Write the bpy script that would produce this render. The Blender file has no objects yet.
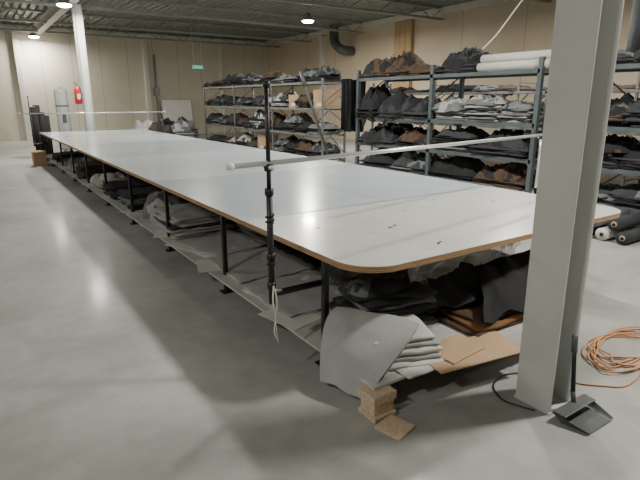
import bpy, bmesh, math, random
from mathutils import Vector, Matrix, noise
random.seed(7)
SC=bpy.context.scene

# ------------------------------------------------------------ materials
def mat(name,col,rough=0.6,metal=0.0,var=0.0,scale=5.0,bump=0.0,bscale=None,col2=None,alpha=None,spec=0.5,emit=None,trans=0.0,detail=4.0,stretch=None,coat=0.0,scuff=0.0):
    m=bpy.data.materials.new(name); m.use_nodes=True
    nt=m.node_tree; N=nt.nodes; L=nt.links
    b=N['Principled BSDF']
    b.inputs['Roughness'].default_value=rough
    b.inputs['Metallic'].default_value=metal
    b.inputs['Specular IOR Level'].default_value=spec
    b.inputs['Base Color'].default_value=(*col,1)
    tc=N.new('ShaderNodeTexCoord'); src=tc.outputs['Object']
    if stretch:
        mp=N.new('ShaderNodeMapping'); mp.inputs['Scale'].default_value=stretch
        L.new(src,mp.inputs['Vector']); src=mp.outputs['Vector']
    nz=N.new('ShaderNodeTexNoise'); nz.inputs['Scale'].default_value=scale; nz.inputs['Detail'].default_value=detail
    L.new(src,nz.inputs['Vector'])
    cr=N.new('ShaderNodeValToRGB')
    c2=col2 if col2 else tuple(max(0,c*(1-var)) for c in col)
    cr.color_ramp.elements[0].position=0.3; cr.color_ramp.elements[1].position=0.7
    cr.color_ramp.elements[0].color=(*c2,1); cr.color_ramp.elements[1].color=(*col,1)
    L.new(nz.outputs['Fac'],cr.inputs['Fac']); out=cr.outputs['Color']
    if scuff>0:
        mp2=N.new('ShaderNodeMapping'); mp2.inputs['Scale'].default_value=(2.2,9,1); mp2.inputs['Rotation'].default_value=(0,0,.5)
        L.new(tc.outputs['Object'],mp2.inputs['Vector'])
        n4=N.new('ShaderNodeTexNoise'); n4.inputs['Scale'].default_value=2.5; n4.inputs['Detail'].default_value=6
        L.new(mp2.outputs[0],n4.inputs['Vector'])
        c4=N.new('ShaderNodeValToRGB'); c4.color_ramp.elements[0].position=.30; c4.color_ramp.elements[1].position=.42
        c4.color_ramp.elements[0].color=(1-scuff,1-scuff,1-scuff*.9,1); c4.color_ramp.elements[1].color=(1,1,1,1)
        L.new(n4.outputs['Fac'],c4.inputs['Fac'])
        mm=N.new('ShaderNodeMixRGB'); mm.blend_type='MULTIPLY'; mm.inputs[0].default_value=1
        L.new(out,mm.inputs[1]); L.new(c4.outputs[0],mm.inputs[2]); out=mm.outputs[0]
    L.new(out,b.inputs['Base Color'])
    if bump>0:
        n2=N.new('ShaderNodeTexNoise'); n2.inputs['Scale'].default_value=bscale or scale*8; n2.inputs['Detail'].default_value=3
        L.new(src,n2.inputs['Vector'])
        bp=N.new('ShaderNodeBump'); bp.inputs['Strength'].default_value=bump; bp.inputs['Distance'].default_value=0.01
        L.new(n2.outputs['Fac'],bp.inputs['Height']); L.new(bp.outputs['Normal'],b.inputs['Normal'])
    if coat: b.inputs['Coat Weight'].default_value=coat; b.inputs['Coat Roughness'].default_value=.08
    if trans: b.inputs['Transmission Weight'].default_value=trans
    if alpha is not None: b.inputs['Alpha'].default_value=alpha
    if emit:
        b.inputs['Emission Color'].default_value=(*emit[0],1); b.inputs['Emission Strength'].default_value=emit[1]
    return m

def floor_mat():
    m=bpy.data.materials.new('polished_concrete'); m.use_nodes=True
    nt=m.node_tree;N=nt.nodes;L=nt.links;b=N['Principled BSDF']
    tc=N.new('ShaderNodeTexCoord')
    n1=N.new('ShaderNodeTexNoise');n1.inputs['Scale'].default_value=0.9;n1.inputs['Detail'].default_value=8;n1.inputs['Distortion'].default_value=.6
    n2=N.new('ShaderNodeTexNoise');n2.inputs['Scale'].default_value=7;n2.inputs['Detail'].default_value=6
    n3=N.new('ShaderNodeTexNoise');n3.inputs['Scale'].default_value=38;n3.inputs['Detail'].default_value=2
    for n in (n1,n2,n3): L.new(tc.outputs['Object'],n.inputs['Vector'])
    r1=N.new('ShaderNodeValToRGB');r1.color_ramp.elements[0].position=.34;r1.color_ramp.elements[1].position=.66
    r1.color_ramp.elements[0].color=(.27,.275,.255,1);r1.color_ramp.elements[1].color=(.385,.39,.365,1)
    L.new(n1.outputs['Fac'],r1.inputs['Fac'])
    r2=N.new('ShaderNodeValToRGB');r2.color_ramp.elements[0].position=.3;r2.color_ramp.elements[1].position=.65
    r2.color_ramp.elements[0].color=(.84,.84,.84,1);r2.color_ramp.elements[1].color=(1,1,1,1)
    L.new(n2.outputs['Fac'],r2.inputs['Fac'])
    r3=N.new('ShaderNodeValToRGB');r3.color_ramp.elements[0].position=.22;r3.color_ramp.elements[1].position=.30
    r3.color_ramp.elements[0].color=(.82,.82,.80,1);r3.color_ramp.elements[1].color=(1,1,1,1)
    L.new(n3.outputs['Fac'],r3.inputs['Fac'])
    mx=N.new('ShaderNodeMixRGB');mx.blend_type='MULTIPLY';mx.inputs[0].default_value=1
    L.new(r1.outputs[0],mx.inputs[1]);L.new(r2.outputs[0],mx.inputs[2])
    mx2=N.new('ShaderNodeMixRGB');mx2.blend_type='MULTIPLY';mx2.inputs[0].default_value=1
    L.new(mx.outputs[0],mx2.inputs[1]);L.new(r3.outputs[0],mx2.inputs[2])
    L.new(mx2.outputs[0],b.inputs['Base Color'])
    mr=N.new('ShaderNodeMapRange');mr.inputs['To Min'].default_value=.42;mr.inputs['To Max'].default_value=.66
    L.new(n2.outputs['Fac'],mr.inputs['Value']);L.new(mr.outputs[0],b.inputs['Roughness'])
    b.inputs['Coat Weight'].default_value=.10;b.inputs['Coat Roughness'].default_value=.15
    bp=N.new('ShaderNodeBump');bp.inputs['Strength'].default_value=.08;bp.inputs['Distance'].default_value=.01
    L.new(n2.outputs['Fac'],bp.inputs['Height']);L.new(bp.outputs['Normal'],b.inputs['Normal'])
    return m

def panel_mat(name,c1,c2,axis,pitch=1.0):
    """sandwich panel wall: base noise plus thin vertical joint lines"""
    m=bpy.data.materials.new(name);m.use_nodes=True
    nt=m.node_tree;N=nt.nodes;L=nt.links;b=N['Principled BSDF']
    tc=N.new('ShaderNodeTexCoord');sp=N.new('ShaderNodeSeparateXYZ');L.new(tc.outputs['Object'],sp.inputs[0])
    nz=N.new('ShaderNodeTexNoise');nz.inputs['Scale'].default_value=.8;nz.inputs['Detail'].default_value=5
    L.new(tc.outputs['Object'],nz.inputs['Vector'])
    cr=N.new('ShaderNodeValToRGB');cr.color_ramp.elements[0].position=.3;cr.color_ramp.elements[1].position=.7
    cr.color_ramp.elements[0].color=(*c1,1);cr.color_ramp.elements[1].color=(*c2,1);L.new(nz.outputs['Fac'],cr.inputs['Fac'])
    md=N.new('ShaderNodeMath');md.operation='PINGPONG';md.inputs[1].default_value=pitch/2
    L.new(sp.outputs[axis],md.inputs[0])
    lt=N.new('ShaderNodeMath');lt.operation='LESS_THAN';lt.inputs[1].default_value=.012;L.new(md.outputs[0],lt.inputs[0])
    mx=N.new('ShaderNodeMixRGB');mx.blend_type='MULTIPLY';mx.inputs[2].default_value=(.6,.6,.58,1)
    L.new(lt.outputs[0],mx.inputs[0]);L.new(cr.outputs[0],mx.inputs[1]);L.new(mx.outputs[0],b.inputs['Base Color'])
    b.inputs['Roughness'].default_value=.55
    return m

M=dict(
 floor=floor_mat(),
 wfar=panel_mat('far_wall_panel',(.55,.51,.41),(.61,.57,.47),0,1.2),
 wright=panel_mat('right_wall_panel',(.56,.47,.34),(.62,.53,.40),1,2.4),
 deck=mat('steel_roof_deck',(.23,.25,.22),.5,.1,.2,1.0),
 truss=mat('galvanised_truss',(.31,.33,.30),.5,.1,.2,3),
 whitebeam=mat('painted_beam',(.64,.63,.56),.5,0,.1,2),
 col=mat('column_paint',(.56,.58,.56),.38,0,.10,2.5,bump=.05,bscale=40),
 top=mat('laminate_top',(.50,.56,.60),.20,0,0,1.1,col2=(.43,.49,.53),coat=.3,scuff=.07),
 topb=mat('laminate_top_panel',(.56,.61,.64),.22,0,0,.8,col2=(.50,.55,.58),coat=.3,scuff=.07),
 top2=mat('laminate_top_near',(.60,.60,.565),.24,0,0,1.6,col2=(.51,.52,.50),coat=.25,detail=8,scuff=.12),
 seam=mat('seam_line',(.11,.13,.16),.5),
 seamstrip=mat('dark_panel_edge',(.27,.31,.37),.4,0,.4,14),
 ply=mat('plywood_edge',(.52,.34,.17),.6,0,.5,3,stretch=(1,1,90)),
 plyd=mat('plywood_dark_ply',(.26,.16,.08),.6,0,.3,30),
 shelfw=mat('shelf_board',(.50,.51,.48),.5,0,.3,3),
 black=mat('black_steel',(.022,.024,.028),.42,.3,.3,6),
 rod=mat('aluminium_tube',(.72,.73,.74),.28,.5,.1,8),
 steelB=mat('rack_paint_bluegrey',(.12,.15,.16),.45,.3,.3,4),
 steelA=mat('rack_galvanised',(.26,.27,.26),.45,.5,.3,6),
 shelfm=mat('rack_shelf_metal',(.34,.37,.35),.45,.3,.2,4),
 fblack=mat('cloth_black',(.012,.013,.016),.9,0,.4,6,bump=.4,bscale=300),
 fchar=mat('cloth_charcoal',(.036,.040,.046),.9,0,.35,6,bump=.4,bscale=300),
 fgrey=mat('cloth_grey',(.16,.17,.175),.9,0,.3,6,bump=.4,bscale=300),
 flight=mat('cloth_light_grey',(.38,.39,.385),.85,0,.14,7,bump=.5,bscale=260),
 fwhite=mat('cloth_offwhite',(.57,.57,.53),.85,0,.12,5,bump=.3,bscale=300),
 fbrown=mat('cloth_brown',(.085,.050,.028),.9,0,.4,6,bump=.4,bscale=250),
 ftan=mat('cloth_rust',(.22,.105,.04),.9,0,.4,6,bump=.4,bscale=250),
 card=mat('cardboard',(.48,.33,.20),.8,0,.18,5,bump=.1,bscale=60),
 wood=mat('pine_wood',(.55,.38,.20),.6,0,.3,3,stretch=(8,8,1)),
 chip=mat('chipboard',(.60,.47,.33),.75,0,.35,60),
 plastic=mat('clear_plastic_film',(.72,.76,.79),.16,0,0,3,alpha=.42,spec=1.0),
 red=mat('extinguisher_red',(.50,.015,.02),.3,0,.1,4),
 grey=mat('grey_enamel',(.32,.33,.33),.45,0,.1,4),
 lgrey=mat('light_enamel',(.36,.37,.37),.4,0,.1,4),
 dgrey=mat('dark_grey_plastic',(.085,.09,.09),.42,0,.2,8),
 pan=mat('dustpan_metal',(.15,.16,.16),.38,.4,.25,9),
 orange=mat('orange_cable',(.55,.27,.13),.5,0,.15,6),
 green=mat('exit_sign_green',(.02,.40,.28),.4,emit=((.05,.7,.5),.2)),
 white=mat('white_plastic',(.75,.76,.74),.4,0,.05,4),
 lamp=mat('lamp_glass',(1,1,1),.3,emit=((1,.97,.9),60.0)),
 label=mat('label_white',(.7,.7,.67),.5,0,.05,20),
 rope=mat('white_rope',(.72,.70,.66),.8,0,.2,40),
)

# ------------------------------------------------------------ mesh builder
class B:
    def __init__(s): s.bm=bmesh.new(); s.mats=[]
    def mi(s,k):
        if k not in s.mats: s.mats.append(k)
        return s.mats.index(k)
    def _new(s,verts,faces,k,smooth=False,T=None):
        mi=s.mi(k) if isinstance(k,str) else None
        vs=[s.bm.verts.new((T@Vector(v)) if T is not None else v) for v in verts]
        for i,f in enumerate(faces):
            try:
                fc=s.bm.faces.new([vs[j] for j in f])
            except ValueError: continue
            fc.material_index=mi if mi is not None else s.mi(k[i]); fc.smooth=smooth
        return vs
    def box(s,x0,x1,y0,y1,z0,z1,k,T=None,bev=0.0):
        t=bmesh.new()
        bmesh.ops.create_cube(t,size=1)
        for v in t.verts:
            v.co=Vector(((x0+x1)/2+v.co.x*(x1-x0),(y0+y1)/2+v.co.y*(y1-y0),(z0+z1)/2+v.co.z*(z1-z0)))
        if bev>0: bmesh.ops.bevel(t,geom=t.edges[:],offset=bev,segments=2,affect='EDGES',profile=.5)
        t.verts.index_update()
        s._new([v.co.copy() for v in t.verts],[[v.index for v in f.verts] for f in t.faces],k,False,T); t.free()
    def tube(s,pts,r,k,seg=10,closed=False,T=None,cap=True):
        pts=[Vector(p) for p in pts]; n=len(pts); rs=r if isinstance(r,(list,tuple)) else [r]*n
        vs=[];fs=[];prev=None
        for i,p in enumerate(pts):
            if closed: d=(pts[(i+1)%n]-pts[i-1])
            else: d=(pts[min(i+1,n-1)]-pts[max(i-1,0)])
            if d.length<1e-9: d=Vector((0,0,1))
            d.normalize()
            if prev is None:
                a=Vector((0,0,1)) if abs(d.z)<.9 else Vector((1,0,0))
                u=(a-d*a.dot(d)).normalized()
            else: u=(prev-d*prev.dot(d)).normalized()
            prev=u; w=d.cross(u)
            for j in range(seg):
                an=2*math.pi*j/seg; vs.append(p+(u*math.cos(an)+w*math.sin(an))*rs[i])
        m=n if closed else n-1
        for i in range(m):
            for j in range(seg):
                a=i*seg+j;b=i*seg+(j+1)%seg;c=((i+1)%n)*seg+(j+1)%seg;d2=((i+1)%n)*seg+j
                fs.append([a,b,c,d2])
        if not closed and cap:
            fs.append(list(range(seg))[::-1]); fs.append([(n-1)*seg+j for j in range(seg)])
        s._new(vs,fs,k,True,T)
    def bar(s,p,q,w,k,h=None):
        p=Vector(p);q=Vector(q);d=q-p;L=d.length;h=h or w
        T=Matrix.Translation((p+q)/2)@d.to_track_quat('Z','Y').to_matrix().to_4x4()
        s.box(-w/2,w/2,-h/2,h/2,-L/2,L/2,k,T)
    def slab(s,cx,cy,z0,w,d,h,k,rot=0,seed=0,wob=.02,nx=14,ny=12,sag=0.0):
        """soft folded cloth layer"""
        T=Matrix.Translation((cx,cy,z0))@Matrix.Rotation(rot,4,'Z')
        vs=[];fs=[]
        def P(u,v,zf,sc):
            x=u*w/2*sc;y=v*d/2*sc
            q=Vector((x*3+seed*3.1,y*3-seed*1.7,seed*.9))
            x+=wob*noise.noise(q*1.3); y+=wob*noise.noise(q*1.3+Vector((9,4,2)))
            z=zf*h
            if zf>0:
                z+=zf*h*.35*noise.noise(q*2.2)+zf*wob*.35*noise.noise(q*4)
                e=max(abs(u),abs(v)); z-=zf*sag*max(0,e-.6)**2*2
            return (x,y,max(z,0.0))
        for (zf) in (0,1):
            base=len(vs)
            for j in range(ny+1):
                for i in range(nx+1):
                    u=-1+2*i/nx;v=-1+2*j/ny
                    e=max(abs(u),abs(v)); zz=zf if zf==0 else 1-.25*max(0,(e-.9)/.1)**2
                    vs.append(P(u,v,zz,.985 if e>.999 else 1))
            for j in range(ny):
                for i in range(nx):
                    a=base+j*(nx+1)+i;q=[a,a+1,a+nx+2,a+nx+1]
                    fs.append(q if zf else q[::-1])
        per=[(i,0) for i in range(nx)]+[(nx,j) for j in range(ny)]+[(i,ny) for i in range(nx,0,-1)]+[(0,j) for j in range(ny,0,-1)]
        nb=(nx+1)*(ny+1);mb=len(vs)
        for (i,j) in per:
            vs.append(P(-1+2*i/nx,-1+2*j/ny,.5,1.012))
        n=len(per)
        for t in range(n):
            i,j=per[t];i2,j2=per[(t+1)%n]
            a=j*(nx+1)+i;b=j2*(nx+1)+i2
            fs.append([a,b,mb+(t+1)%n,mb+t]); fs.append([mb+t,mb+(t+1)%n,nb+b,nb+a])
        s._new(vs,fs,k,True,T)
    def heap(s,cx,cy,z0,rx,ry,h,ks,seed=0,rot=0,fold=.5,nr=18,na=56,power=5.0,hang=0.0):
        """crumpled cloth heap: flat topped, folded; 'hang' lets the -x rim droop over a shelf edge"""
        T=Matrix.Translation((cx,cy,z0))@Matrix.Rotation(rot,4,'Z')
        o=Vector((seed*7.3,seed*3.9,seed*1.1))
        vs=[(0,0,h*(.8+.4*noise.noise(o*1.7)))];fs=[];kk=[]
        fa=seed*1.3
        for i in range(1,nr+1):
            r=i/nr
            for j in range(na):
                a=2*math.pi*j/na; c,sn=math.cos(a),math.sin(a)
                q=(abs(c)**4+abs(sn)**4)**(-1/4)
                wobr=1+.14*noise.noise(Vector((c*1.5,sn*1.5,0))+o)+.06*noise.noise(Vector((c*5,sn*5,0))+o)
                x=c*q*rx*r*wobr*.92;y=sn*q*ry*r*wobr*.92
                p0=Vector((x,y,0))*(3.0/max(.3,min(rx,ry)*2.2))
                xr=p0.x*math.cos(fa)-p0.y*math.sin(fa);yr=p0.x*math.sin(fa)+p0.y*math.cos(fa)
                p=Vector((xr*.55,yr*1.5,0))+o
                w=noise.noise((p0+o)*1.0)
                ridge=1-abs(noise.noise(p*1.5+Vector((w,w*2,0))))*2.6
                rid2=1-abs(noise.noise(p*3.6+Vector((0,w*3,0))))*2.4
                env=(1-r**power)
                step=math.floor((w*.5+.5)*6)/6.0
                z=h*env*(.46+.35*w+.36*step+fold*.22*ridge+fold*.20*rid2)
                z=max(z,0.0)
                if hang>0 and c<-.3 and r>.8:
                    z-=hang*((r-.8)/.2)**1.3*(-c)*(.5+.9*abs(noise.noise(Vector((sn*3,0,0))+o)))
                vs.append((x,y,z))
        def pick(v):
            t=noise.noise(Vector((v[0],v[1],v[2]*1.2))*(1.3/max(.3,rx))+o*2)
            return ks[int((t*1.3+.5)*len(ks))%len(ks)] if len(ks)>1 else ks[0]
        for j in range(na):
            fs.append([0,1+j,1+(j+1)%na]);kk.append(pick(vs[1+j]))
        for i in range(nr-1):
            for j in range(na):
                a=1+i*na+j;b=1+i*na+(j+1)%na
                fs.append([a,a+na,b+na,b]);kk.append(pick(vs[a]))
        s._new(vs,fs,kk,True,T)
    def sheet(s,fn,nu,nv,k,smooth=True):
        vs=[];fs=[]
        for j in range(nv+1):
            for i in range(nu+1): vs.append(fn(i/nu,j/nv))
        for j in range(nv):
            for i in range(nu):
                a=j*(nu+1)+i;fs.append([a,a+1,a+nu+2,a+nu+1])
        s._new(vs,fs,k,smooth)
    def done(s,name,fixn=True):
        if fixn: bmesh.ops.recalc_face_normals(s.bm,faces=s.bm.faces[:])
        me=bpy.data.meshes.new(name)
        xs=[v.co.x for v in s.bm.verts];ys=[v.co.y for v in s.bm.verts];zs=[v.co.z for v in s.bm.verts]
        o=Vector(((min(xs)+max(xs))/2,(min(ys)+max(ys))/2,min(zs)))
        for v in s.bm.verts: v.co-=o
        s.bm.to_mesh(me);s.bm.free()
        for k in s.mats: me.materials.append(M[k])
        ob=bpy.data.objects.new(name,me);ob.location=o;SC.collection.objects.link(ob)
        return ob

def empty(name,loc=(0,0,0)):
    e=bpy.data.objects.new(name,None);e.location=loc;e.empty_display_size=.2;SC.collection.objects.link(e);return e
def parent(ch,p):
    bpy.context.view_layer.update()
    ch.parent=p;ch.matrix_parent_inverse=Matrix.Translation(-Vector(p.location))
def smoothpts(P,n=8,closed=False):
    P=[Vector(p) for p in P];out=[];m=len(P)
    rng=range(m if closed else m-1)
    for i in rng:
        p0=P[i-1] if (closed or i>0) else P[0];p1=P[i];p2=P[(i+1)%m];p3=P[(i+2)%m] if (closed or i+2<m) else P[-1]
        for t in range(n):
            t/=n
            out.append(.5*((2*p1)+(p2-p0)*t+(2*p0-5*p1+4*p2-p3)*t*t+(3*p1-p0-3*p2+p3)*t**3))
    if not closed: out.append(P[-1])
    return out

# ------------------------------------------------------------ room
X0,X1,Y0,Y1,H=-8.0,14.0,-6.0,26.0,4.75
b=B();b.box(X0-.2,X1+.2,Y0-.2,Y1+.2,-.1,0,'floor');b.done('floor')
b=B();b.box(X0-.2,X1+.2,Y1,Y1+.2,0,H,'wfar');b.done('wall_back')
b=B();b.box(X1,X1+.2,Y0,Y1,0,H,'wright');b.done('wall_right')
b=B();b.box(X0-.2,X0,Y0,Y1,0,H,'wfar');b.done('wall_left')
b=B();b.box(X0-.2,X1+.2,Y0-.2,Y0,0,H,'wfar');b.done('wall_front')
b=B();vs=[];fs=[];x=X0-.2;prof=[]
while x<X1+.2:
    prof+= [(x,H),(x+.10,H),(x+.13,H+.07),(x+.22,H+.07)];x+=.25
prof.append((x,H))
for (px,pz) in prof: vs+=[(px,Y0-.2,pz),(px,Y1+.2,pz)]
for i in range(len(prof)-1): fs.append([2*i,2*i+1,2*i+3,2*i+2])
b._new(vs,fs,'deck');b.box(X0-.2,X1+.2,Y0-.2,Y1+.2,H+.08,H+.14,'deck');b.done('ceiling')

def joist(name,y,xa,xb,zt,hh):
    b=B();b.box(xa,xb,y-.06,y+.06,zt-.07,zt,'truss');b.box(xa,xb,y-.06,y+.06,zt-hh,zt-hh+.07,'truss')
    n=int((xb-xa)/.55)
    for i in range(n):
        a=xa+(xb-xa)*i/n;c=xa+(xb-xa)*(i+1)/n
        zs=(zt-.03,zt-hh+.03) if i%2 else (zt-hh+.03,zt-.03)
        b.tube([(a,y,zs[0]),(c,y,zs[1])],.016,'truss',6)
    return b.done(name)
for y in (1.3,5.3,9.3,13.3,17.6,21.6,24.6):
    joist('roof_truss',y,3.13,X1-.02,H-.005,.42)
    if y>9: joist('roof_truss',y,X0+.02,2.83,H-.005,.42)
b=B();b.box(2.86,3.10,Y0,Y1,H-.03,H-.005,'whitebeam');b.box(2.86,3.10,Y0,Y1,H-.35,H-.325,'whitebeam');b.box(2.97,2.99,Y0,Y1,H-.33,H-.03,'whitebeam')
b.done('roof_girder')
b=B();b.box(X0,X1-.02,Y1-.16,Y1-.01,H-.28,H-.06,'whitebeam');b.done('trim_1')
b=B();b.box(X1-.16,X1-.01,Y0,Y1-.2,H-.22,H-.02,'whitebeam');b.done('trim_2')

def hcol(name,cx,cy,w,d,zb,zt,lean=0):
    b=B();t=.014
    b.box(cx-w/2,cx-w/2+t,cy-d/2,cy+d/2,zb,zt,'col',bev=.002)
    b.box(cx+w/2-t,cx+w/2,cy-d/2,cy+d/2,zb,zt,'col',bev=.002)
    b.box(cx-w/2+t,cx+w/2-t,cy-t/2,cy+t/2,zb,zt,'col')
    b.box(cx-w/2-.005,cx+w/2+.005,cy-d/2-.005,cy+d/2+.005,zb,zb+.012,'col')
    o=b.done(name)
    o.rotation_euler=(0,math.radians(lean),0)
    return o
hcol('steel_column',2.555,1.465,.20,.22,0,H-.36,-.9)
hcol('steel_column',3.10,17.35,.24,.24,0,H-.36)
for (cx) in (2.1,7.4,11.2):
    b=B();b.box(cx-.1,cx+.1,Y1-.22,Y1-.01,0,H-.3,'whitebeam',bev=.01);b.box(cx-.14,cx+.14,Y1-.03,Y1-.005,0,H-.3,'whitebeam');b.done('wall_pilaster')
for (cy) in (20.5,8.4,3.2):
    b=B();b.box(X1-.2,X1-.01,cy-.1,cy+.1,0,H-.25,'whitebeam',bev=.01);b.box(X1-.03,X1-.005,cy-.14,cy+.14,0,H-.25,'whitebeam');b.done('wall_pilaster')
b=B()
for i in range(3):
    b.box(X1-.16,X1-.01,14.65+i*.31,14.65+i*.31+.30,0,H-.24,'wood',bev=.006)
b.box(X1-.2,X1-.16,14.65,15.58,3.3,3.4,'wood')
b.done('wooden_boarding')
b=B();b.tube([(7.85,Y1-.05,.3),(7.85,Y1-.05,3.8)],.04,'grey');b.box(7.72,7.98,Y1-.14,Y1-.01,1.9,2.3,'grey',bev=.01);b.done('electrical_conduit')
b=B();b.tube(smoothpts([(13.35,18.8,H-.05),(13.35,18.8,4.25),(13.35,18.65,3.95),(13.45,18.4,3.75),(13.65,18.3,3.7),(13.95,18.3,3.7)],6),.19,'dgrey',16)
b.tube([(13.35,18.8,4.4),(13.35,18.8,4.46)],.22,'dgrey',16);b.done('ventilation_duct')

# ------------------------------------------------------------ lamps
def lamp(x,y,power,col=(1,.95,.865),z=4.22):
    b=B()
    b.tube([(x,y,H-.02),(x,y,z+.22)],.012,'grey',8)
    b.tube([(x,y,z+.24),(x,y,z+.16),(x,y,z+.10),(x,y,z+.02),(x,y,z)],[.05,.09,.13,.20,.21],'grey',24)
    b.tube([(x,y,z+.0),(x,y,z-.03),(x,y,z-.06),(x,y,z-.075)],[.19,.18,.12,.03],'lamp',24)
    o=b.done('high_bay_lamp')
    l=bpy.data.lights.new('lamp_light','AREA');l.shape='DISK';l.size=.42;l.energy=power;l.color=col
    lo=bpy.data.objects.new('lamp_light',l);lo.location=(x,y,z-.09);SC.collection.objects.link(lo)
    parent(lo,o)
for (x,y,p) in [(2.75,25.2,190),(2.65,16.5,230),(4.8,.6,260),(4.8,4.7,165),(4.8,8.8,165),(4.8,12.8,165),(9.8,15.3,360),(9.8,6.8,230),(-2.9,1.0,165),(-3.8,8.5,150),(-3.2,19.,240),(9.8,-1.5,150)]:  # negative-x lamps: unseen, added as fill to brighten left floor and column
    lamp(x,y,p)

w=bpy.data.worlds.new('World');SC.world=w;w.use_nodes=True
w.node_tree.nodes['Background'].inputs[0].default_value=(.6,.66,.7,1);w.node_tree.nodes['Background'].inputs[1].default_value=.15

# ------------------------------------------------------------ cutting table
TX0,TX1,TY0,TY1,TZ=1.65,4.57,2.04,17.0,.80
root=empty('cutting_table',(3.1,9.5,0))
def rounded(x0,x1,y0,y1,r,n=10):
    pts=[]
    for (cx,cy,a0,on) in ((x0+r,y0+r,math.pi,1),(x1-r,y0+r,1.5*math.pi,1)):
        for i in range(n+1):
            a=a0+.5*math.pi*i/n;pts.append((cx+r*math.cos(a),cy+r*math.sin(a)))
    return pts+[(x1,y1),(x0,y1)]
def prism(b,pts,z0,z1,k,ktop=None):
    n=len(pts);vs=[(x,y,z0) for x,y in pts]+[(x,y,z1) for x,y in pts]
    b._new(vs,[list(range(n))[::-1]],k);
    b._new(vs,[[i,(i+1)%n,n+(i+1)%n,n+i] for i in range(n)],k)
    b._new(vs,[[n+i for i in range(n)]],ktop or k)
b=B()
segs=[(2.04,3.50,'top2'),(3.506,5.9,'top'),(5.906,8.8,'topb'),(8.806,11.7,'top'),(11.706,14.4,'topb'),(14.406,17.0,'top')]
for i,(a,c,kt) in enumerate(segs):
    pts=rounded(TX0,TX1,a,c,.26,10) if i==0 else [(TX0,a),(TX1,a),(TX1,c),(TX0,c)]
    zz=[.762,.768,.773,.778,.783,.788,.793,.798]
    for j in range(len(zz)-1):
        prism(b,pts,zz[j],zz[j+1],'ply' if j%2==0 else 'plyd')
    prism(b,pts,.798,.80,kt)
for s_ in segs[:-1]:
    y=s_[1]+.003
    b.box(TX0,TX1,y-.007,y+.007,.79,.8006,'seam')
    b.box(TX0+.02,TX1-.02,y+.007,y+.034,.79,.8003,'seamstrip')  # darker blue-grey strip along one side of each seam
b.box(3.09,3.101,3.51,17.0,.79,.8006,'seam')
top=b.done('table_top');parent(top,root)
b=B()
for (x,y,s,r) in [(2.45,2.72,.026,.3),(2.52,2.75,.018,1.2),(2.42,2.22,.022,.6),(2.46,2.24,.014,.2),(3.9,2.95,.018,0),(3.3,2.5,.01,.4),(2.95,3.1,.012,1),(3.5,3.3,.02,.5),(3.95,2.45,.02,.8),(4.1,2.7,.012,.1),(2.0,3.0,.01,.1)]:
    T=Matrix.Translation((x,y,.8006))@Matrix.Rotation(r,4,'Z');b.box(-s,s,-s*.3,s*.3,0,.003,'fchar',T)
mk=b.done('marker_scraps');parent(mk,root)
b=B();ys=[2.53+1.6*i for i in range(10)];ys[-1]=16.75
for y in ys:
    for x in (1.74,4.46):
        b.box(x-.019,x+.019,y-.019,y+.019,0,.762,'black',bev=.003)
        b.box(x-.05,x+.05,y-.05,y+.05,0,.008,'black')
    b.box(3.085,3.115,y-.018,y+.018,0,.762,'black')
    b.box(1.74,4.46,y-.018,y+.018,.722,.761,'black')
    b.box(1.74,4.46,y-.018,y+.018,.11,.15,'black')
for x in (1.74,3.1,4.46):
    b.box(x-.018,x+.018,2.4,16.8,.722,.760,'black');b.box(x-.018,x+.018,2.0 if x<4 else 2.6,16.8,.11,.149,'black')
fr=b.done('steel_frame');parent(fr,root)
b=B();sy=[1.90,4.2,6.6,9.0,11.4,13.8,16.9]
for i in range(6):
    b.box(1.64,3.09,sy[i]+.004,sy[i+1]-.004,.151,.169,'shelfw',bev=.002)
    b.box(3.11,3.5 if i==0 else 4.50,sy[i]+.004,sy[i+1]-.004,.151,.169,'shelfw',bev=.002)
sh=b.done('lower_shelf');parent(sh,root)

# ------------------------------------------------------------ spreading rods
def rodstand(yA,yB,xa=1.38,xb=4.86,z=1.354):
    b=B()
    for (x,y,s) in ((xa,yA,1),(xb,yB,-1)):
        lx=1.74 if s>0 else 4.46
        b.tube([(lx,y,.56),(x+.05*s,y,.56),(x+.02*s,y,.565),(x,y,.58),(x,y,.62)],.021,'black',10)
        b.tube([(x,y,.50),(x,y,.80),(x,y,1.20)],.019,'black',10)
        b.tube([(x,y,1.18),(x,y,1.78)],.013,'black',10)
        for zz in (.62,.80,1.19,1.33): b.tube([(x,y,zz-.02),(x,y,zz+.02)],.026,'black',12)
        b.tube([(x,y-.045,1.33),(x,y+.045,1.33)],.013,'rod',8)
        b.tube([(x,y,1.77),(x,y,1.80)],.02,'black',10)
    d=Vector((xb-xa,yB-yA,0)).normalized()
    p=Vector((xa,yA,z))-d*.27;q=Vector((xb,yB,z))+d*.12
    b.tube([p,q],.0145,'rod',14);b.tube([p-d*.002,p+d*.03],.018,'white',14);b.tube([q-d*.03,q+d*.002],.018,'white',14)
    return b
b=rodstand(2.58,3.15);
b.tube(smoothpts([(1.38,2.555,.62),(1.37,2.55,.52),(1.385,2.545,.42),(1.37,2.54,.33),(1.39,2.54,.27)],5),.006,'rope',6)
b.tube(smoothpts([(1.385,2.55,.60),(1.40,2.55,.50),(1.38,2.54,.40),(1.395,2.54,.25)],5),.005,'rope',6)
for zz in (1.0,1.03,.74): b.tube(smoothpts([(1.38+.024*math.cos(a),2.58+.024*math.sin(a),zz+.004*a) for a in [i*.9 for i in range(8)]],2),.006,'fblack',6)
b.tube(smoothpts([(4.86,3.15,1.22),(4.80,3.12,1.30),(4.66,3.02,1.26),(4.60,2.98,1.05),(4.58,2.97,.86)],6),.016,'rod',10)
b.done('fabric_roll_bar')
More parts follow.
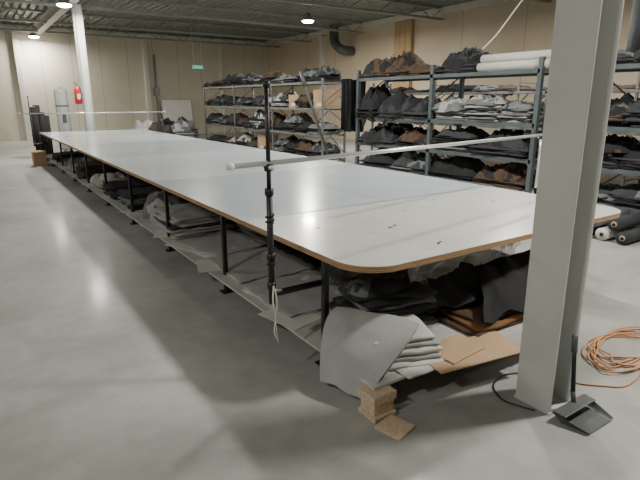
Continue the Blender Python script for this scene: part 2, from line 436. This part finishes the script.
b=rodstand(15.8,15.8);b.done('fabric_roll_bar')

# ------------------------------------------------------------ piles in the foreground
z=.1695
b=B()
for i,(k,hh) in enumerate([('fwhite',.034),('flight',.03),('fwhite',.036),('flight',.028),('fwhite',.034)]):
    b.slab(2.03-.008*i,2.12+.006*i,z+.001+i*.036,.46-.014*i,.36-.01*i,hh,k,rot=-.30+random.uniform(-.06,.06),seed=i+3,wob=.03)
b.slab(2.10,1.94,z+.001,.50,.15,.012,'fwhite',rot=.1,seed=77,wob=.03)
zt=z+.255
def flap(u,v):
    top=Vector((1.78,2.46,zt)).lerp(Vector((2.07,2.01,zt-.01)),u)
    mid=Vector((1.60,2.40,zt-.005)).lerp(Vector((1.85,1.85,zt-.005)),u)
    bot=Vector((1.53,2.28,.07)).lerp(Vector((1.62,1.97,.055)),u)
    p=(1-v)**2*top+2*v*(1-v)*mid*1.0+v*v*bot
    n=noise.noise(Vector((u*2,v*2,1)))*.02
    return p+Vector((-n,-n,n+.012*math.sin(u*3.1)+.006*math.sin(u*11+v*4)))
b.sheet(flap,24,24,'flight')
b.sheet(lambda u,v: flap(u,v)+Vector((.008,.008,-.010)),24,24,'fwhite')
b.sheet(lambda u,v: flap(u,v)+Vector((.014+.01*v,.014,-.022)),24,24,'flight')
b.sheet(lambda u,v: flap(1,u)+Vector((.008,.008,-.010))*v,24,1,'fwhite')
b.done('folded_fabric_stack',fixn=False)
b=B()
for i in range(7):
    k=['fgrey','fchar','fchar','fchar','fgrey','fchar','fchar'][i]
    b.slab(2.30+random.uniform(-.02,.02),2.60+random.uniform(-.02,.02),z+.001+i*.038,.66-.02*i,.42,.038,k,rot=-.2+random.uniform(-.16,.16),seed=i+20,wob=.04)
b.heap(2.25,2.60,z+.262,.29,.19,.09,['fchar','fgrey'],seed=4,fold=.5)
b.done('folded_fabric_stack')
b=B()
b.slab(2.98,2.20,z+.001,.80,.46,.03,'fbrown',rot=.05,seed=33,wob=.04)
b.slab(3.0,2.18,z+.030,.74,.42,.03,'ftan',rot=-.06,seed=34,wob=.04)
b.slab(2.98,2.22,z+.060,.66,.38,.03,'fbrown',rot=.1,seed=35,wob=.04)
b.done('folded_fabric_stack')
b=B()
def tri(t): return abs((t%1.0)*2-1)
def drape(u,v):
    jag=.05*tri(u*2.2+.2)
    a=Vector((2.60,2.00,.265+jag)).lerp(Vector((3.38,1.96,.27+jag)),u)
    c=Vector((2.98,2.34,.49)).lerp(Vector((3.46,2.20,.60)),u)
    p=a.lerp(c,v)
    return p+Vector((.02*tri(v*2),-.035*tri(u*1.7+v*.6)-.03*math.sin(math.pi*v),.05*tri(u*2.6+v*.9)*(.3+.7*v)-.02))
b.sheet(drape,44,30,'fblack')
b.sheet(lambda u,v: drape(u,v)+Vector((0,.012,-.012)),44,30,'fblack')
def drape2(u,v):
    p=drape(u,1);q=Vector((2.98,2.66,.28)).lerp(Vector((3.55,2.58,.28)),u)
    r=p.lerp(q,v);r.z+=.05*tri(u*2+v)*math.sin(math.pi*v);return r
b.sheet(drape2,30,16,'fblack')
def drape3(u,v):
    a=Vector((2.55,2.30,.27)).lerp(Vector((2.95,2.14,.30)),u);c=Vector((2.72,2.62,.42)).lerp(Vector((3.06,2.48,.50)),u)
    p=a.lerp(c,v);p.z+=.04*tri(u*1.5+v);return p
b.sheet(drape3,20,16,'fchar')
b.box(2.75,3.38,2.32,2.58,z+.092,z+.20,'fblack',bev=.02)
b.done('draped_black_fabric',fixn=False)
b=B()
def film(x0,x1,y0,zl,sd):
    def f(u,v):
        x=x0+(x1-x0)*u;y=y0+.05*math.sin(u*7)-.08*v
        p=Vector((u*5,v*2.4,sd));g=abs(noise.noise(p*1.6));g2=abs(noise.noise(p*3.0))
        return Vector((x+.05*noise.noise(p),y+.14*g+.04*g2,.758-(.758-zl)*(1-v)*(.9+.22*noise.noise(Vector((u*1.6,0,sd))))))
    return f
b.sheet(film(2.0,3.0,2.90,.30,3),60,30,'plastic')
b.sheet(film(2.40,3.65,2.44,.34,8),90,36,'plastic')
b.sheet(film(2.62,3.75,2.60,.36,12),80,30,'plastic')
b.done('plastic_film_bundle',fixn=False)
b=B()
T=Matrix.Translation((2.38,1.90,z+.014))@Matrix.Rotation(-.16,4,'Z');b.box(-.32,.36,-.17,.13,0,.006,'card',T)
T=Matrix.Translation((2.36,1.93,z+.022))@Matrix.Rotation(.10,4,'Z')@Matrix.Rotation(math.radians(4),4,'X');b.box(-.20,.12,-.10,.12,.008,.013,'card',T)
b.done('cardboard_sheet')
b=B();T=Matrix.Translation((2.9,1.84,z+.0005))@Matrix.Rotation(-.03,4,'Z');b.box(-.45,.45,-.08,.05,0,.008,'flight',T);b.done('loose_shelf_board')
b=B()
b.box(1.59,1.745,1.83,1.98,0,.03,'chip',bev=.002)
b.box(1.60,1.74,1.85,1.97,.031,.10,'chip',bev=.002)
b.box(1.59,1.75,1.84,1.99,.101,.15,'chip',bev=.002)
T=Matrix.Translation((1.66,1.74,0))@Matrix.Rotation(.25,4,'Z');b.box(-.08,.07,-.075,.085,0,.018,'chip',T,bev=.002)
b.done('chipboard_support_block')

# under-table goods: one long mass of remnants
cols=[['fwhite','flight'],['fblack','fchar'],['fgrey','flight'],['fchar','fbrown'],['flight','fgrey'],['fchar','fgrey'],['flight','fgrey','fchar']]
b=B();y=3.1;i=0
while y<16.2:
    for (xc,ww) in ((2.12,.40),(2.78,.28),(3.75,.6)):
        k=cols[(i*3+int(xc*2))%len(cols)]
        L=random.uniform(.40,.58);typ=random.random()
        if xc<2.3 and y<5.2:
            for q in range(2): b.slab(xc+random.uniform(-.05,.05),y+L/2,z+.001+q*.012,ww*1.9,L*1.6,.012,['fwhite','flight'][q],rot=random.uniform(-.3,.3),seed=random.random()*90,wob=.06,nx=12,ny=12)
        elif typ<.45:
            n=random.randint(2,8)
            for q in range(n): b.slab(xc+random.uniform(-.04,.04),y+L/2,z+.001+q*.034,ww*1.9,L*1.45,.035,random.choice(k),rot=random.uniform(-.16,.16),seed=random.random()*90,wob=.05,nx=10,ny=8)
        elif typ<.85:
            b.heap(xc,y+L/2,z+.001,ww,L*.9,random.uniform(.12,.32),k,seed=random.random()*50,nr=14,na=44,fold=.9,hang=.16 if xc<2.3 and random.random()<.5 else 0)
        else:
            b.slab(xc,y+L/2,z+.001,ww*1.9,L*1.4,.02,'flight',seed=random.random()*9,wob=.04,nx=8,ny=8)
            for q in range(3):
                yy=y+L*.3+q*.13
                b.tube([(xc-ww,yy,z+.08),(xc+ww,yy+random.uniform(-.03,.03),z+.08)],.055,random.choice(k+['fwhite']),14)
                b.tube([(xc-ww-.01,yy,z+.08),(xc-ww+.02,yy,z+.08)],.02,'card',10)
    y+=random.uniform(.80,.98);i+=1
for q in range(9):
    T=Matrix.Translation((1.78+random.uniform(-.02,.03),3.0+q*1.45,z+.0006))@Matrix.Rotation(random.uniform(-.4,.4),4,'Z');b.box(-.16,.13,-.2,.2,0,.003,'fwhite',T)
# dark folded pieces in the second bay
b.slab(2.6,3.3,z+.03,.5,.4,.05,'fchar',rot=.3,seed=51,wob=.06);b.slab(2.62,3.32,z+.08,.46,.36,.05,'fblack',rot=.1,seed=52,wob=.06)
b.done('fabric_pile')

b=B();b.box(1.28,1.60,15.5,15.9,0,.38,'card',bev=.004);b.box(1.28,1.60,15.69,15.71,.38,.384,'label');b.box(1.28,1.43,15.36,15.5,.375,.38,'card');b.done('cardboard_box')

# ------------------------------------------------------------ racks
def rack(name,xa,xb,ys,levels,kp,top,pw=.05,brace=True):
    b=B()
    for y in ys:
        for x in (xa,xb):
            b.box(x-pw/2,x+pw/2,y-pw/2,y+pw/2,0,top,kp)
            b.box(x-.05,x+.05,y-.05,y+.05,0,.006,kp)
        n=4
        for i in range(n):
            z0=.15+(top-.3)*i/n;z1=.15+(top-.3)*(i+1)/n
            b.bar((xa,y,z0 if i%2 else z1),(xb,y,z1 if i%2 else z0),.018,kp)
        b.bar((xa,y,.15),(xb,y,.15),.025,kp);b.bar((xa,y,top-.12),(xb,y,top-.12),.025,kp)
    for i in range(len(ys)-1):
        for zl in levels:
            a,c=sorted((ys[i],ys[i+1]))
            b.box(xa-.035,xa-.01,a,c,zl-.06,zl,kp);b.box(xb+.01,xb+.035,a,c,zl-.06,zl,kp)
            nb=5
            for q in range(nb):
                yy=a+.03+(c-a-.06)*q/nb
                b.box(xa-.01,xb+.01,yy+.004,yy+(c-a-.06)/nb-.004,zl-.02,zl,'shelfm')
    if brace:
        for i in range(len(ys)-1):
            if i%2==0:
                b.bar((xb+.04,ys[i],.3),(xb+.04,ys[i+1],top-.3),.02,kp)
                b.bar((xb+.05,ys[i+1],.3),(xb+.05,ys[i],top-.3),.02,kp)
    return b.done(name)
def fillrack(b,xc,ys,levels,pal,hs,rx=.36,prob=.9,boxes=.12):
    for i in range(len(ys)-1):
        a,c=sorted((ys[i],ys[i+1]))
        for li,zl in enumerate(levels):
            n=max(2,int((c-a)/.62));w=(c-a-.06)/n
            for q in range(n):
                if random.random()>prob: continue
                yy=a+.03+w*(q+.5);k=random.choice(pal);hh=hs[li]*random.uniform(.4,.95)
                t=random.random()
                if t<boxes and li<len(levels)-1:
                    b.box(xc-.22,xc+.24,yy-w*.42,yy+w*.42,zl+.001,zl+hh*.9,'card',bev=.004);b.box(xc-.225,xc-.219,yy-.1,yy+.1,zl+.05,zl+.12,'label')
                else:
                    m=max(1,int(hh*.55/.04))
                    for s in range(m): b.slab(xc-.04+random.uniform(-.06,.04),yy+random.uniform(-.02,.02),zl+.001+s*.037,.64,w*random.uniform(.85,1.05),.04,random.choice(k+[random.choice(['fblack','fchar'])]),rot=random.uniform(-.12,.12),seed=random.random()*80,wob=.07,nx=10,ny=8)
                    b.heap(xc-.04,yy,zl+.001+m*.035,rx,w*.72,hh*.45,k,seed=random.random()*60,nr=14,na=44,fold=1.0,power=3.5,hang=random.choice([0,.08,.15,.28]))
dark=[['fblack','fchar'],['fchar','fgrey'],['fblack'],['fbrown','fblack'],['fchar','fgrey','fblack'],['fchar'],['fbrown']]
light=[['fgrey','flight'],['fchar','flight'],['fgrey','fchar']]
LA=[.2,.85,1.5,2.15]
ysA=[18.7,16.1,13.5,10.9]
rack('storage_rack',7.4,8.1,ysA,LA,'steelA',2.22,.045)
b=B();fillrack(b,7.75,ysA,LA,dark+light,[.55,.62,.60,.48],boxes=.12,prob=.97);b.done('fabric_pile')
LB=[.3,.80,1.35,2.15]
ysB=[9.2,7.0,4.8]
rack('storage_rack',7.2,8.0,ysB,LB,'steelB',2.32,.07)
b=B()
def st(xc,yc,zl,w,d,n,ks,rot=0):
    for s_ in range(n): b.slab(xc+random.uniform(-.03,.03),yc+random.uniform(-.03,.03),zl+.001+s_*.036,w,d,.038,ks[s_%len(ks)],rot=rot+random.uniform(-.1,.1),seed=random.random()*80,wob=.06,nx=12,ny=10)
def hp(xc,yc,zl,rx,ry,h,k,seed,fold=1.0,hang=0,n=2):
    st(xc,yc,zl,rx*1.8,ry*1.8,n,k)
    b.heap(xc,yc,zl+.001+n*.035,rx,ry*1.1,h,k,seed=seed,fold=fold,nr=20,na=64,hang=hang,power=3.2)
hp(7.55,8.75,2.15,.40,.46,.34,['fblack','fbrown'],11,hang=.15,n=3);hp(7.55,8.1,2.15,.38,.46,.30,['fbrown','fblack','fbrown'],12,hang=.1,n=3);hp(7.55,7.5,2.15,.38,.42,.16,['fbrown'],24)
hp(7.55,6.5,2.15,.38,.5,.26,['fblack','fchar'],13,hang=.2,n=4)
hp(7.45,8.85,1.35,.38,.34,.44,['fblack'],14,hang=.4,n=5);hp(7.48,8.2,1.35,.38,.46,.36,['fblack','fchar'],15,hang=.3,n=4);hp(7.5,7.5,1.35,.38,.46,.30,['fchar','fblack'],25,hang=.2,n=3)
st(7.55,6.55,1.35,.68,.66,5,['fgrey','flight','fgrey']);hp(7.48,6.6,1.53,.37,.42,.20,['fgrey','flight'],16,hang=.1,n=1)
st(7.5,5.85,1.35,.7,.62,7,['flight','fgrey','fchar']);hp(7.48,5.9,1.60,.35,.38,.14,['fgrey','flight'],17,n=1);st(7.52,5.2,1.35,.66,.55,5,['flight','fgrey']);hp(7.48,5.2,1.53,.35,.32,.15,['fgrey','fchar'],18,n=1)
hp(7.48,8.6,.80,.38,.60,.28,['fblack','fchar'],19,hang=.15);hp(7.5,7.5,.80,.38,.5,.26,['fbrown','fblack'],20,n=3)
st(7.55,6.5,.80,.7,.8,7,['fchar','fgrey','fblack']);hp(7.5,6.4,1.04,.36,.45,.14,['fchar'],21,n=1);hp(7.5,5.4,.80,.38,.6,.26,['fblack','fchar'],22,hang=.15,n=4)
for q,yy in enumerate((8.6,7.6,6.5,5.4)): hp(7.55,yy,.30,.37,.56,.28,dark[q%5],30+q,n=3)
b.done('fabric_pile')
b=B()
for i in range(4):
    for j in range(2-(i>2)):
        b.tube([(7.28+.16*i+.08*j,4.72,2.225+.13*j),(7.28+.16*i+.08*j,6.02,2.225+.13*j)],.072,'fwhite',16)
        b.tube([(7.28+.16*i+.08*j,4.71,2.225+.13*j),(7.28+.16*i+.08*j,4.73,2.225+.13*j)],.03,'card',12)
b.done('fabric_roll_bundle')
ysC=[4.25,2.1,0.0]
rack('storage_rack',7.2,8.0,ysC,LB,'steelB',2.32,.07)
b=B();fillrack(b,7.6,ysC,LB,dark+light[:1],[.5,.55,.7,.4],boxes=.0,prob=1)
for q in range(5): b.tube([(7.42+.12*(q%3),3.2+.13*q,2.16),(7.40+.12*(q%3),3.15+.14*q,3.0+.1*(q%2))],.06,['fchar','fgrey','fblack'][q%3],14)
b.done('fabric_pile')
ysD=[12.8,10.2,7.6,5.0,2.4]
rack('storage_rack',10.6,11.3,ysD,[.3,1.1,1.9],'steelA',2.2,.05)
b=B();fillrack(b,10.95,ysD,[.3,1.1,1.9],dark,[.9,.9,.25],boxes=.1,prob=.98);b.done('fabric_pile')

b=B()
def hang(u,v):
    x=7.0+.62*u
    p=Vector((u*6,v*1.5,8));
    return Vector((x,9.45+.10*noise.noise(p)+.05*math.sin(u*20)*(v),2.15-1.15*v*(1+.12*noise.noise(Vector((u*4,0,1))))))
b.sheet(hang,60,18,'fblack');b.sheet(lambda u,v: hang(u,v)+Vector((0,.12,0)),60,18,'fblack')
b.tube([(6.98,9.51,2.16),(7.66,9.51,2.16)],.015,'steelA',8)
b.bar((7.2,9.2,2.14),(7.2,9.53,2.14),.02,'steelA')
b.done('hanging_garments',fixn=False)
b=B();b.tube([(6.95,9.75,.02),(6.75,10.6,1.9),(6.72,10.72,2.2)],.03,'dgrey',10);b.tube([(6.74,10.65,2.0),(6.70,10.80,2.35)],.05,'dgrey',10);b.done('leaning_cardboard_tube')
b=B()
for i,(yy,xx,zz,k) in enumerate([(3.15,6.85,.085,'fwhite'),(3.36,6.85,.085,'fchar'),(2.9,6.85,.085,'fchar'),(3.02,6.85,.235,'fchar'),(3.26,6.85,.235,'fgrey')]):
    b.tube([(6.35,yy,zz),(7.1,yy,zz)],.08,k,18);b.tube([(6.345,yy,zz),(6.36,yy,zz)],.035,'card',12);b.tube([(6.342,yy,zz),(6.35,yy,zz)],.022,'fblack',12)
b.done('fabric_roll_bundle')

# ------------------------------------------------------------ far end items
b=B();T=Matrix.Translation((8.75,25.75,.55))@Matrix.Rotation(math.radians(-6),4,'X')
b.box(-.75,.75,-.02,.02,0,1.15,'white',T,bev=.005)
b.box(-.78,.78,-.03,.03,-.03,0,'grey',T);b.box(-.78,-.74,-.03,.03,0,1.15,'grey',T);b.box(.74,.78,-.03,.03,0,1.15,'grey',T)
for s in (-.6,.6):
    b.box(8.75+s-.02,8.75+s+.02,25.62,25.66,0,.56,'grey');b.box(8.75+s-.02,8.75+s+.02,25.4,25.85,0,.03,'grey')
b.done('whiteboard_stand')
for (xx,yy,k,s,h) in [(5.4,17.9,['fchar','fbrown'],41,.95),(6.25,18.3,['fgrey','flight'],42,.95),(5.3,19.2,['fwhite','flight'],43,1.0),(6.3,20.0,['fchar','fblack'],44,1.0),(7.2,20.4,['fgrey','fchar'],45,1.1)]:
    b=B();b.box(xx-.4,xx+.4,yy-.4,yy+.4,.1,.14,'wood')
    for q in (-.34,0,.34): b.box(xx+q-.05,xx+q+.05,yy-.4,yy+.4,0,.1,'wood')
    for q in range(9): b.slab(xx,yy,.141+q*.055,.78,.74,.056,k[q%len(k)],rot=random.uniform(-.06,.06),seed=s+q,wob=.05,nx=8,ny=8)
    b.heap(xx,yy,.64,.4,.38,h-.6,k,seed=s)
    b.done('fabric_pallet')
b=B();cx,cy=2.60,18.9
b.tube([(cx,cy,.10),(cx,cy,.12),(cx,cy,.2),(cx,cy,1.95),(cx,cy,2.03),(cx,cy,2.08)],[.15,.19,.20,.20,.17,.06],'lgrey',28)
for a in (0,2.1,4.2): b.tube([(cx+.13*math.cos(a),cy+.13*math.sin(a),0),(cx+.13*math.cos(a),cy+.13*math.sin(a),.13)],.02,'dgrey')
b.box(cx-.06,cx+.06,cy-.215,cy-.19,1.0,1.25,'dgrey',bev=.005);b.tube([(cx,cy,2.07),(cx,cy,2.2)],.02,'rod');b.tube([(cx,cy-.19,.4),(cx,cy-.26,.4),(cx,cy-.26,.34)],.015,'rod')
b.tube([(cx,cy,1.5),(cx,cy,1.54)],.204,'dgrey',28)
b.done('water_tank')
b=B()
for (xx,yy,h) in ((1.65,17.6,1.5),(1.83,17.65,1.35),(1.74,17.8,1.55),(1.95,17.75,1.25)):
    b.tube([(xx,yy,0),(xx,yy,h)],.095,'fblack',16);b.tube([(xx,yy,h-.001),(xx,yy,h+.02)],.035,'card',10)
b.done('fabric_roll_bundle')
b=B();ex,ey=2.83,17.12
b.tube([(ex,ey,1.58),(ex,ey,1.60),(ex,ey,1.64),(ex,ey,1.96),(ex,ey,2.03),(ex,ey,2.07),(ex,ey,2.10)],[.06,.10,.105,.105,.085,.035,.03],'red',20)
b.tube([(ex,ey,2.10),(ex,ey,2.15)],.025,'dgrey',10);b.box(ex-.09,ex+.03,ey-.015,ey+.015,2.15,2.17,'dgrey');b.box(ex-.10,ex+.01,ey-.012,ey+.012,2.19,2.205,'dgrey')
b.tube(smoothpts([(ex+.02,ey-.03,2.12),(ex+.07,ey-.10,2.0),(ex+.06,ey-.115,1.80),(ex+.03,ey-.115,1.70)],5),.012,'dgrey',8)
b.box(ex-.05,ex+.05,ey-.112,ey-.105,1.72,1.88,'label')
b.box(ex+.04,2.975,ey+.03,ey+.12,1.85,1.88,'dgrey')
b.done('fire_extinguisher')
b=B();b.box(7.2,7.6,19.18,19.23,2.82,2.95,'green',bev=.005)
b.box(7.28,7.33,19.174,19.181,2.84,2.93,'label');b.box(7.38,7.52,19.174,19.181,2.87,2.89,'label')
b.tube([(7.25,19.2,2.95),(7.25,19.2,H)],.008,'grey',6);b.tube([(7.55,19.2,2.95),(7.55,19.2,H)],.008,'grey',6);b.done('exit_sign')

# ------------------------------------------------------------ near floor items
b=B()
def pan(u,v):
    x=2.41+.04*(1-v)+ (.33-.08*(1-v))*u; y=1.13+.185*v
    e=max(0,(abs(u-.5)*2-.86)/.14)
    bk=max(0,(v-.82)/.18)
    return Vector((x,y,.006+.05*max(e*(.25+.75*v),bk)))
b.sheet(pan,28,20,'pan')
b.sheet(lambda u,v: pan(u,v)+Vector((0,0,-.004)),28,20,'pan')
b.box(2.425,2.725,1.245,1.32,.052,.060,'pan',bev=.003)
b.tube([(2.60,1.305,.055),(2.605,1.32,.12)],.014,'dgrey',10)
b.tube([(2.605,1.318,.11),(2.585,1.336,.40)],[.013,.011],'black',10)
b.tube([(2.587,1.334,.36),(2.58,1.338,.46)],.016,'dgrey',12)
b.done('dustpan',fixn=False)
b=B();pts=[]
for i in range(90):
    a=i*.62;r=.22+.15*noise.noise(Vector((i*.3,1,0)))+.05*math.sin(i)
    pts.append((3.60+.02*math.sin(i*.7)+r*1.6*math.cos(a)+.18*noise.noise(Vector((i*.13,4,2))),1.52+r*.75*math.sin(a)+.13*noise.noise(Vector((i*.17,9,2))),.008+.007*(1+math.sin(i*1.7))))
pts+=[(3.15,1.26,.007),(3.0,1.34,.007),(2.86,1.50,.007),(2.8,1.7,.007)]
b.tube(smoothpts(pts,5),.0055,'orange',6);b.done('extension_cable')
b=B();b.tube(smoothpts([(2.42,1.42,.007),(2.38,1.50,.007),(2.36,1.60,.007),(2.44,1.72,.007),(2.60,1.76,.007),(2.75,1.70,.007)],8),.005,'black',6);b.done('power_cord')
b=B();b.tube(smoothpts([(8.62,5.1,H-.02),(8.2,5.35,3.95),(7.74,5.64,3.26),(7.45,5.85,2.75),(7.30,6.0,2.52)],8),.014,'rope',8);b.done('hanging_cable')
b=B();b.box(.2,.75,24.9,25.5,.1,.75,'grey',bev=.02);b.box(.25,.7,25.0,25.4,.75,.95,'dgrey',bev=.02);b.tube([(.3,25.2,.0),(.3,25.2,.12)],.04,'black');b.tube([(.65,25.2,.0),(.65,25.2,.12)],.04,'black');b.done('floor_cleaning_machine')

# ------------------------------------------------------------ camera
cam=bpy.data.cameras.new('camera');co=bpy.data.objects.new('camera',cam);SC.collection.objects.link(co)
cam.sensor_width=36;cam.lens=510/640*36;cam.clip_end=100
co.location=(0,0,1.7);co.rotation_euler=(math.radians(90-15.35),0,math.radians(-33.9))
SC.camera=co
